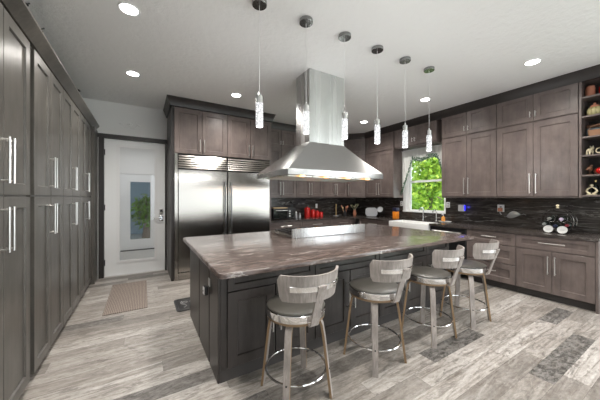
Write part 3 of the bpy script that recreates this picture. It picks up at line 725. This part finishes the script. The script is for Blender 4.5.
crock(4.60, 5.30, 'black utensil crock with terracotta spoons, right of the brass stand', .05, .13, 'black', [(.4, .2, 'terracotta'), (2, .23, 'terracotta'), (3.4, .19, 'board'), (5, .22, 'terracotta')])
vs_ = thing('flower_vase', 'brown vase with dried sprigs on the corner of the back counter', 'vase', (4.86, 5.2, CT))
MB().lathe([(0, 0), (.035, 0), (.05, .06), (.03, .13), (.036, .15), (.028, .15), (.02, .1), (0, .02)]).build('pot', 'terracotta', vs_)
for k in range(9):
    a = k * 2.4; tp = Vector((.09 * math.cos(a), .09 * math.sin(a), .25 + .02 * (k % 3))); u = MB(); u.tube([(0, 0, .06), (tp.x * .25, tp.y * .25, .16), tp], .003, 5)
    for j in range(5): u.sphere((tp.x + random.uniform(-.02, .02), tp.y + random.uniform(-.02, .02), tp.z + random.uniform(-.02, .02)), (.013, .013, .01), 6, 4)
    u.build('sprig', 'cream' if k % 2 else 'greenleaf', vs_)
tg = thing('toaster', 'pale silver rounded toaster on the corner counter', 'toaster', (4.98, 4.72, CT), R(-42))
q = MB(); q.rings([[(x, y, z) for x, z in rrect(-.145, .145, .012, .225, .075)] for y in (-.07, -.062, .062, .07)]); q.build('body', 'paleplate', tg); q = MB(); q.box(-.1, .1, -.035, -.015, .2252, .2275); q.box(-.1, .1, .015, .035, .2252, .2275); q.build('slot', 'black', tg); MB().box(.146, .165, -.018, .018, .13, .15, .004).build('lever', 'black', tg)
MB().box(-.12, .12, -.06, .06, 0, .0115).build('base', 'black', tg)
ps = thing('plate_stand', 'dark wire stand holding a tilted pale plate, left of the orange canister', 'stand', (5.02, 4.42, CT), R(-60))
q = MB()
for x in (-.05, .05): q.tube([(x, .08, .003), (x, -.05, .003), (x, -.06, .04)], .004, 6); q.tube([(x, .08, .003), (x, .05, .24)], .004, 6)
q.tube([(-.05, .05, .24), (.05, .05, .24)], .004, 6); q.tube([(-.05, .08, .003), (.05, .08, .003)], .004, 6); q.build('frame', 'black', ps)
tag(MB().lathe([(0, 0), (.045, 0), (.07, .01), (.068, .014), (.045, .005), (0, .005)], (4.99, 4.44, CT + .19), 28, (-.85, -.45, .35)).build('plate', 'paleplate'), 'small pale plate leaning on the dark wire stand in the corner', 'plate')
oc = thing('orange_canister', 'square orange canister with dark blue lid, left of the sink', 'canister', (4.98, 3.97, CT))
MB().box(-.052, .052, -.052, .052, 0, .165, .01, 2).build('body', 'orange', oc); MB().box(-.056, .056, -.056, .056, .1655, .25, .012, 2).build('lid', 'navy', oc)
# soap tray by the sink
tr_ = thing('soap_tray', 'small white tray on the counter right of the faucets', 'tray', (5.06, 2.885, CT))
q = MB(); q.rings([[(x, y, z) for x, y in rrect(-.055 - i, .055 + i, -.12 - i, .12 + i, .03)] for i, z in ((-.02, 0), (0, .022), (-.004, .022), (-.022, .006))]); q.build('dish', 'porcelain', tr_)
sb = thing('soap_bottle', 'amber soap bottle with white pump standing on the white tray', 'bottle', (5.06, 2.915, CT + .0065))
MB().lathe([(0, 0), (.032, 0), (.034, .01), (.034, .09), (.014, .11)], seg=20).build('body', 'amber', sb); MB().cyl((0, 0, .11), (0, 0, .15), .006).tube([(0, 0, .15), (-.02, 0, .153), (-.045, 0, .147)], .007, 8).build('pump', 'plastic', sb)

# ------------------------------------------------------------------ outlets, night light, leaf on the backsplash
SXF = XR - .0225
def outlet(y, z, label, w=.075, h=.115):
    o = thing('wall_outlet', label, 'outlet', (SXF, y, z), RR, 'outlets on the backsplash'); MB().box(-w / 2, w / 2, -.006, -.0005, -h / 2, h / 2, .002).build('plate', 'plastic', o)
    q = MB()
    for dz in (-.022, .022): q.box(-.015, .015, -.0085, -.0061, dz - .014, dz + .014, .001)
    q.build('socket', 'ink', o); return o
outlet(3.985, 1.23, 'white outlet plate left of the window', .07, .11); outlet(2.90, 1.225, 'white outlet plate between the window and the blue night light', .07, .11); outlet(2.01, 1.19, 'outlet plate with a pinkish plug in it, above the leaf dish', .1, .12)
tag(MB().box(3.80, 3.86, YB - .0285, YB - .0225, 1.10, 1.21, .002).build('wall_outlet', 'plastic'), 'white outlet plate on the dark back wall above the canisters', 'outlet')
tag(MB().box(3.06, 3.14, YB - .0285, YB - .0225, 1.08, 1.2, .002).build('wall_outlet', 'black'), 'black outlet plate on the dark back wall left of the red canisters', 'outlet')
pk = thing('plug_adapter', 'pale pink plug adapter in the outlet above the leaf dish', 'plug', (SXF - .0095, 2.01, 1.165), RR); MB().box(-.03, .03, -.035, 0, -.03, .03, .006, 2).build('body', 'terracotta', pk); MB().tube([(0, -.02, -.03), (.0, -.022, -.06), (.02, -.018, -.08)], .004, 6).build('cord', 'plastic', pk)
nl = thing('night_light', 'white plug-in device glowing blue on the dark backsplash', 'night light', (SXF - .002, 2.63, 1.175), RR)
MB().box(-.055, .055, -.055, -.004, -.065, .06, .012, 2).build('body', 'plastic', nl); MB().box(.0555, .0595, -.05, -.008, -.05, .05).build('lamp_strip', 'blueglow', nl)
lamp('night_glow', 'POINT', (SXF - .05, 2.545, 1.19), .12, color=(.08, .08, 1), shadow_soft_size=.02)
lf = thing('leaf_dish', 'pewter leaf-shaped dish leaning on the dark backsplash', 'dish', (SXF - .03, 1.82, 1.075), RR)
n = 18; ro = []; 
for sgn in (0, 1):
    rgs = []
    for i in range(n + 1):
        f = i / n; hw = .055 * math.sin(math.pi * f ** .8) + .001; x = -.1 + .2 * f; zc = .04 * (f - .5) + .02 * math.sin(f * math.pi)
        rgs.append([(x, -.002 - .008 * math.sin(math.pi * f), zc - hw), (x, -.012 - .006 * math.sin(math.pi * f), zc), (x, -.002 - .008 * math.sin(math.pi * f), zc + hw), (x, .004, zc)])
    if sgn == 0: MB().rings(rgs).build('blade', 'silverleaf', lf)
MB().tube([(.1, -.004, .02), (.13, -.006, .035), (.16, -.004, .02)], .004, 6).tube([(-.1, -.004, -.02), (-.13, -.004, -.022)], .003, 6).build('stem', 'silverleaf', lf)
# the leaf is held by a small peg on the backsplash
MB().cyl((0, .004, -.005), (0, .029, -.005), .006).build('peg', 'silverleaf', lf)

# ------------------------------------------------------------------ wire bottle rack with bottles on the right counter
rk = thing('bottle_rack', 'round black wire bottle rack on the right counter under the cabinets', 'bottle rack', (4.93, 1.225, CT + .002), RR)
rows = [(-.115, .115), (.0, .10), (.115, .115), (-.06, .195), (.06, .195)]
q = MB()
for yy in (-.07, .07):
    for x, z in rows: q.ring((x, yy, z), .046, .0035, (0, 1, 0), 20, 6)
    q.ring((0, yy, .165), .163, .005, (0, 1, 0), 36, 6)
q.build('wire_rings', 'wire', rk)
q = MB()
for x, z in ((-.155, .1), (.155, .1), (-.1, .29), (.1, .29), (0, .328)): q.tube([(x, -.07, z), (x, .07, z)], .004, 6)
for x in (-.06, .06): q.tube([(x, -.09, .0045), (x, .09, .0045)], .004, 6)
q.build('cross_bars', 'wire', rk)
tag(MB().lathe([(0, 0), (.012, 0), (.02, .012), (.008, .02), (.02, .035), (.014, .05), (0, .055)], (4.93, 1.235, CT + .3335), 14).build('stopper', 'cream'), 'cream ornamental stopper sitting on top of the wire bottle rack', 'ornament')
bl = ['dark wine bottle lying in the lower left ring of the wire rack', 'dark wine bottle lying in the lower middle ring of the wire rack', 'dark wine bottle with burgundy foil in the lower right ring of the wire rack', 'dark wine bottle lying in the upper left ring of the wire rack', 'wine bottle with a lilac cap in the upper right ring of the wire rack']
def make_bottle(foil):
    b = thing('wine_bottle', '', 'bottle', (0, 0, 0), 0, 'bottles in the wire rack'); MB().lathe([(0, .11), (.036, .11), (.038, .1), (.038, -.05), (.03, -.08), (.014, -.1)], (0, 0, 0), 20, (0, 1, 0)).build('glass', 'bottle', b)
    MB().lathe([(.0145, -.1), (.019, -.12), (.019, -.15), (0, -.151)], (0, 0, 0), 16, (0, 1, 0)).build('foil', foil, b); return b
for k, (x, z) in enumerate(rows):
    b = make_bottle(['silverleaf', 'navy', 'burgundy', 'silverleaf', 'purple'][k]); b.rotation_euler = (0, 0, RR); b.location = (4.93, 1.225 - x, CT + z); b['label'] = bl[k]
for y_, lb in ((1.29, 'left one of two white round dishes leaning at the foot of the bottle rack'), (1.15, 'right one of two white round dishes leaning at the foot of the bottle rack')):
    pl_ = thing('white_dish', lb, 'dish', (4.775, y_, CT + .053)); ax_ = (-.93, 0, .3)
    MB().lathe([(0, -.004), (.03, -.004), (.052, .004), (.05, .009), (.03, .002), (0, .002)], (0, 0, 0), 28, ax_).build('plate', 'dishgrey', pl_)
    q = MB(); v0 = Vector((-.93, 0, .3)).normalized(); up_ = Vector((.3, 0, .93)).normalized()
    for z_ in (-.005, .007): q.tube([v0 * .004 + Vector((0, t_ * .006 - .024, 0)) + up_ * (z_ - .006 * math.sin(t_ / 8 * math.pi)) for t_ in range(9)], .0016, 5)
    q.build('printed_motif', 'ink', pl_)

# ------------------------------------------------------------------ curios on the display shelf (shelf front faces -X)
def S(k): return SHZ[k] + .0205
def jar(x, y, k, r, h, m_, label, lid=None, cat='jar', name='jar'):
    j = thing(name, label, cat, (x, y, S(k)))
    MB().lathe([(0, 0), (r * .85, 0), (r, h * .2), (r, h * .7), (r * .85, h * .8), (r * .9, h * .86), (r * .75, h * .86), (0, h * .8)], seg=20).build('body', m_, j)
    MB().lathe([(r * .9, h * .863), (r * .8, h * .93), (r * .2, h * .95), (r * .2, h), (0, h)], seg=20).build('lid', lid or m_, j); return j
jar(5.03, .945, 5, .045, .175, 'terracotta', 'tall red patterned jar on the top display shelf', 'brown'); jar(5.03, .83, 5, .042, .13, 'red', 'shorter red jar beside the tall one on the top display shelf', 'red')
pu = thing('pumpkin_jar', 'yellow-green pumpkin-shaped cookie jar on the second display shelf', 'jar', (5.02, .905, S(4)))
q = MB()
for k in range(8): a = k * math.pi / 4; q.sphere((.04 * math.cos(a), .04 * math.sin(a), .062), (.036, .036, .06), 12, 8)
q.build('body', 'yellowgreen', pu); MB().lathe([(.05, .118), (.04, .14), (.015, .15), (.012, .175), (0, .178)], seg=16).build('lid', 'terracotta', pu)
bk_ = thing('wicker_basket', 'small brown wicker basket on the third display shelf', 'basket', (5.0, .87, S(3)))
MB().rings([[(x, y, z) for x, y in rrect(-.06 - i, .06 + i, -.075 - i, .075 + i, .02)] for i, z in ((0, 0), (.012, .08), (.006, .08), (-.006, .01))]).build('body', 'wicker', bk_); MB().tube([(0, -.08, .075), (0, -.07, .13), (0, 0, .155), (0, .07, .13), (0, .08, .075)], .005, 6).build('handle', 'wicker', bk_)
tb_ = thing('tin_box', 'blue-grey tin box with brown lid behind the wicker basket', 'box', (5.125, .90, S(3))); MB().box(-.05, .05, -.09, .09, 0, .13, .006).build('body', 'slate', tb_); MB().box(-.053, .053, -.093, .093, .1305, .175, .01).build('lid', 'brown', tb_)
an_ = thing('animal_figurine', 'small brown and white animal figurine on the fourth display shelf', 'figurine', (5.0, .945, S(2)), R(75))
q = MB(); q.sphere((0, 0, .065), (.026, .045, .028), 14, 10); q.sphere((0, -.045, .1), (.018, .022, .02), 12, 8); q.tube([(0, -.03, .07), (0, -.042, .092)], [.02, .015], 8); q.sphere((0, -.066, .094), (.01, .012, .01), 8, 6)
for x in (-.014, .014):
    for y_ in (-.028, .028): q.cyl((x, y_, .0), (x, y_, .06), .007, 8, .01)
    q.sphere((x, -.04, .122), (.005, .004, .012), 6, 5)
q.tube([(0, .043, .075), (0, .056, .06), (0, .055, .04)], .004, 6); q.build('body', 'cream', an_)
rm = thing('ring_mug', 'cream mug with a large round handle on the fourth display shelf', 'mug', (5.03, .815, S(2))); MB().lathe([(0, 0), (.034, 0), (.038, .05), (.035, .1), (.03, .1), (.03, .01), (0, .008)]).build('body', 'brown', rm); MB().ring((0, .048, .06), .032, .007, (1, 0, 0), 24, 8).build('handle', 'cream', rm)
br = thing('bird_figurine', 'dark bird figurine on the fifth display shelf', 'figurine', (5.0, .945, S(1)), R(80))
q = MB(); q.lathe([(0, 0), (.03, 0), (.026, .012), (.006, .016)], seg=14); q.cyl((0, 0, .014), (0, 0, .05), .005, 8); q.sphere((0, 0, .08), (.026, .04, .032), 14, 10); q.sphere((0, -.03, .12), .018, 12, 8); q.cyl((0, -.046, .12), (0, -.064, .116), .005, 6, .001); q.rings([[(-.014, .03, .085), (.014, .03, .085), (.012, .03, .075), (-.012, .03, .075)], [(-.012, .075, .07), (.012, .075, .07), (.01, .075, .064), (-.01, .075, .064)]]); q.build('body', 'brown', br)
def apple(x, y, z, r, label, m_='red'):
    a = thing('apple', label, 'ornament', (x, y, z)); MB().lathe([(0, .1 * r), (.35 * r, 0), (.8 * r, .4 * r), (1.0 * r, 1.05 * r), (.8 * r, 1.7 * r), (.4 * r, 1.9 * r), (.05 * r, 1.65 * r)], seg=18).build('body', m_, a); MB().tube([(0, 0, 1.66 * r), (.01, 0, 2.1 * r)], .003, 5).build('stem', 'bark', a)
apple(5.0, .845, S(1), .048, 'shiny red apple ornament on the fifth display shelf'); apple(5.1, .88, S(1), .05, 'pale terracotta apple ornament behind the red one on the fifth shelf', 'terracotta')
sc_ = thing('scroll_ornament', 'cream and gold scrolled ornament on the lowest display shelf', 'ornament', (4.985, .925, S(0)))
q = MB(); q.box(-.03, .03, -.045, .045, 0, .012, .003)
for s2 in (-1, 1): q.tube([(0, s2 * (.012 + .035 * math.sin(t_ * .45)), .012 + .012 * t_) for t_ in range(9)], [.014 - .001 * t_ for t_ in range(9)], 8)
q.sphere((0, 0, .125), .018); q.build('body', 'cream', sc_)
for (x, y_, lb) in ((5.09, .91, 'dark glass bottle behind the gold ornament on the lowest display shelf'), (5.05, .80, 'dark glass bottle nearest the right edge on the lowest display shelf')):
    b = thing('glass_bottle', lb, 'bottle', (x, y_, S(0)), 0, 'bottles on the lowest shelf'); MB().lathe([(0, 0), (.028, 0), (.03, .01), (.03, .1), (.012, .135), (.011, .17)], seg=18).build('glass', 'bottle', b); MB().lathe([(.0115, .1705), (.0125, .195), (0, .196)], seg=12).build('cap', 'brass', b)

# ------------------------------------------------------------------ dark sprigs lying on the pantry crown
for k, (y_, lb) in enumerate(((2.33, 'small dark sprig poking over the pantry crown at the top left corner'), (2.62, 'small dark forked sprig on the pantry crown, second from the camera'), (3.95, 'dark leafy sprig on the pantry crown farthest from the camera'))):
    sg = thing('dried_sprig', lb, 'sprig', (LX + .055, y_, 2.5855), 0, 'sprigs on the pantry crown'); q = MB(); q.tube([(-.05, 0, .006), (0, .01, .02), (.03, .02, .045)], .004, 6); q.build('stem', 'black', sg)
    q = MB()
    for j in range(3 + (k == 2) * 4): a = j * 1.3 + k; q.sphere((.015 * math.cos(a), .015 + .03 * math.sin(a), .03 + .012 * j / (1 + (k == 2))), (.012, .02, .006), 8, 6)
    q.build('leaves', 'black', sg)

# ------------------------------------------------------------------ lace valance at the window
vl = thing('lace_valance', 'white lace valance with an ivy border hanging at the window', 'curtain', (XR - .055, 0, 0))
def fabric(name, pts_top, depth_fn, m_, n=60, rows_=10, x_off=0):
    g = MB(); gr = []
    for side in (0, 1):
        rr_ = []
        for i in range(n + 1):
            f = i / n; y_ = WY1 + .08 - f * (WY1 - WY0 + .10); col_ = []
            for j in range(rows_ + 1):
                z = 2.425 - depth_fn(f) * j / rows_; x = -.012 * math.sin(f * 70) * (.3 + j / rows_) - .01 + side * .003 + x_off
                col_.append((x, y_, z))
            rr_.append(col_)
        gr.append(rr_)
    full = [a + list(reversed(b)) for a, b in zip(*gr)]
    g.rings(full); return g.build(name, m_, vl, ang=80)
def dep_(f): return .24 + .07 * math.cos(f * math.pi * 4) * .4 + (.72 * max(0, 1 - f / .30) ** .9 if f < .30 else 0) + (.30 * max(0, 1 - (1 - f) / .12) if f > .88 else 0)
fabric('cloth', None, dep_, 'lace')
q = MB()
for i in range(64):
    f = i / 63; y_ = WY1 + .08 - f * (WY1 - WY0 + .10); z = 2.425 - dep_(f)
    for j in range(3): q.sphere((-.036 + random.uniform(-.006, .006), y_ + random.uniform(-.015, .015), z + .02 + random.uniform(-.025, .06)), (.003, .014, .011), 6, 4)
for i in range(40):
    f = i / 39 * .30; y_ = WY1 + .08 - f * (WY1 - WY0 + .10); q.sphere((-.036, y_ + random.uniform(-.01, .01), 2.425 - dep_(f) + .03 + random.uniform(-.03, .03)), (.003, .013, .02), 6, 4)
q.tube([(-.036, WY1 + .08 - i / 40 * (WY1 - WY0 + .10), 2.425 - dep_(i / 40) + .02) for i in range(41)], .007, 5)
q.build('ivy_border', 'lacegreen', vl)
MB().cyl((-.012, WY0 - .1, 2.432), (-.012, WY1 + .1, 2.432), .008).build('rod', 'white', vl)

# ------------------------------------------------------------------ outside
gm = MB().box(XR + .3, 70, -30, 60, -.5, -.3); g = gm.build('ground', 'grass'); g['kind'] = 'structure'
g = MB().box(-4, XR - .2, VY + .2, 20, -.3, -.05).build('patio', 'slab'); g['kind'] = 'structure'
def tree(x, y, h, r, seed, label, leaf, zlow=.2, nleaf=1600, gz=-.3):
    rnd = random.Random(seed); t_ = thing('tree', label, 'tree', (x, y, gz), 0, 'trees outside the kitchen'); q = MB(); q.tube([(0, 0, 0), (.05, .04, h * .3), (-.03, .1, h * .6), (0, 0, h * .9)], [.13, .1, .07, .02], 8)
    for k in range(7): a = k * 2.4; zz = h * (.2 + .09 * k); q.tube([(0, 0, zz), (r * .6 * math.cos(a), r * .6 * math.sin(a), zz + h * .12)], [.045, .012], 6)
    q.build('trunk', 'bark', t_)
    f = MB()
    for i in range(nleaf):
        f.mi = 0 if rnd.random() < .5 else (1 if rnd.random() < .5 else 2)
        th = rnd.uniform(0, 6.283); u = rnd.uniform(-1, 1); rr_ = rnd.random() ** .45 * (.75 + .25 * math.sin(5 * th + seed) * math.cos(4 * u))
        k_ = math.sqrt(1 - u * u); c = Vector((r * rr_ * k_ * math.cos(th), r * rr_ * k_ * math.sin(th), zlow + (h - zlow) * (.5 + .5 * u * rr_)))
        d1 = Vector((rnd.gauss(0, 1), rnd.gauss(0, 1), rnd.gauss(0, 1))).normalized(); d2 = d1.cross(Vector((rnd.gauss(0, 1), rnd.gauss(0, 1), rnd.gauss(0, 1)))).normalized(); s2 = rnd.uniform(.06, .12)
        f.face([f.bm.verts.new(c + p) for p in (d1 * s2, d2 * s2 * .45, -d1 * s2, -d2 * s2 * .45)])
    f.build('foliage', leaf, t_, flat=True)
tree(9.7, 6.1, 5.4, 1.35, 1, 'bright green leafy tree seen in the middle of the window', ['leafa', 'leafc', 'leafb'], nleaf=5200)
tree(9.3, 8.8, 5.4, 1.15, 2, 'green tree behind the left edge of the window view', ['leafb', 'leafa', 'leafc'], nleaf=3000)
tree(13.4, 7.0, 7.4, 1.9, 3, 'tall tree farther back in the window view', ['leafa', 'leafc', 'leafc'], nleaf=4200)
tree(13.2, 10.9, 7.0, 1.8, 5, 'second tall tree far back at the left of the window view', ['leafa', 'leafb', 'leafc'], nleaf=3600)
tree(22.5, 12.0, 9.0, 3.6, 8, 'broad dark tree crown closing the far background of the window view', ['leafb', 'leafa', 'leafb'], nleaf=8000)
tree(7.4, 4.0, 2.0, .75, 4, 'low dark green bush at the lower right of the window view', ['leafb', 'leafb', 'leafa'], nleaf=1800)
tree(7.5, 5.65, 1.9, .75, 7, 'low dark green bush at the lower left of the window view', ['leafb', 'leafb', 'leafa'], nleaf=1800)
hg = thing('hedge', 'clipped green hedge closing the garden behind the trees', 'hedge', (16.5, 12, -.3)); rnd = random.Random(3)
MB().box(-.35, .35, -6.8, 6.8, .01, 2.9, .1).build('branches', 'leafb', hg)
f = MB()
for i in range(5200):
    f.mi = rnd.choice([0, 0, 1, 2]); c = Vector((rnd.uniform(-.6, -.3), rnd.uniform(-7, 7), rnd.uniform(.05, 3.05)))
    d1 = Vector((rnd.gauss(0, .5), rnd.gauss(0, 1), rnd.gauss(0, 1))).normalized(); d2 = d1.cross(Vector((1, rnd.gauss(0, .5), rnd.gauss(0, .5)))).normalized(); s2 = rnd.uniform(.08, .15)
    f.face([f.bm.verts.new(c + p) for p in (d1 * s2, d2 * s2 * .5, -d1 * s2, -d2 * s2 * .5)])
f.build('foliage', ['leafb', 'leafa', 'leafc'], hg, flat=True)
w = MB(); w.box(-3, 3, 12.0, 12.1, -.05, 2.8); w.box(-3, -2.9, VY + .2, 12, -.05, 2.8); w.box(2.9, 3, VY + .2, 12, -.05, 2.8); w.box(-3, 3, VY + .12, 12.1, 2.8, 2.9); struct('wall_dark_enclosure', w, 'slate')  # walls and roof added beyond the second door to keep its glass dark
tree(.1, 10.6, 1.7, .6, 6, 'dark green shrub seen through both glass doors', ['leafb', 'leafb', 'greenleaf'], nleaf=700, gz=-.05)
lamp('enclosure_fill', 'POINT', (.5, 10.0, 2.5), 3, shadow_soft_size=.1)  # unseen fill light added to lift the dark enclosure a little
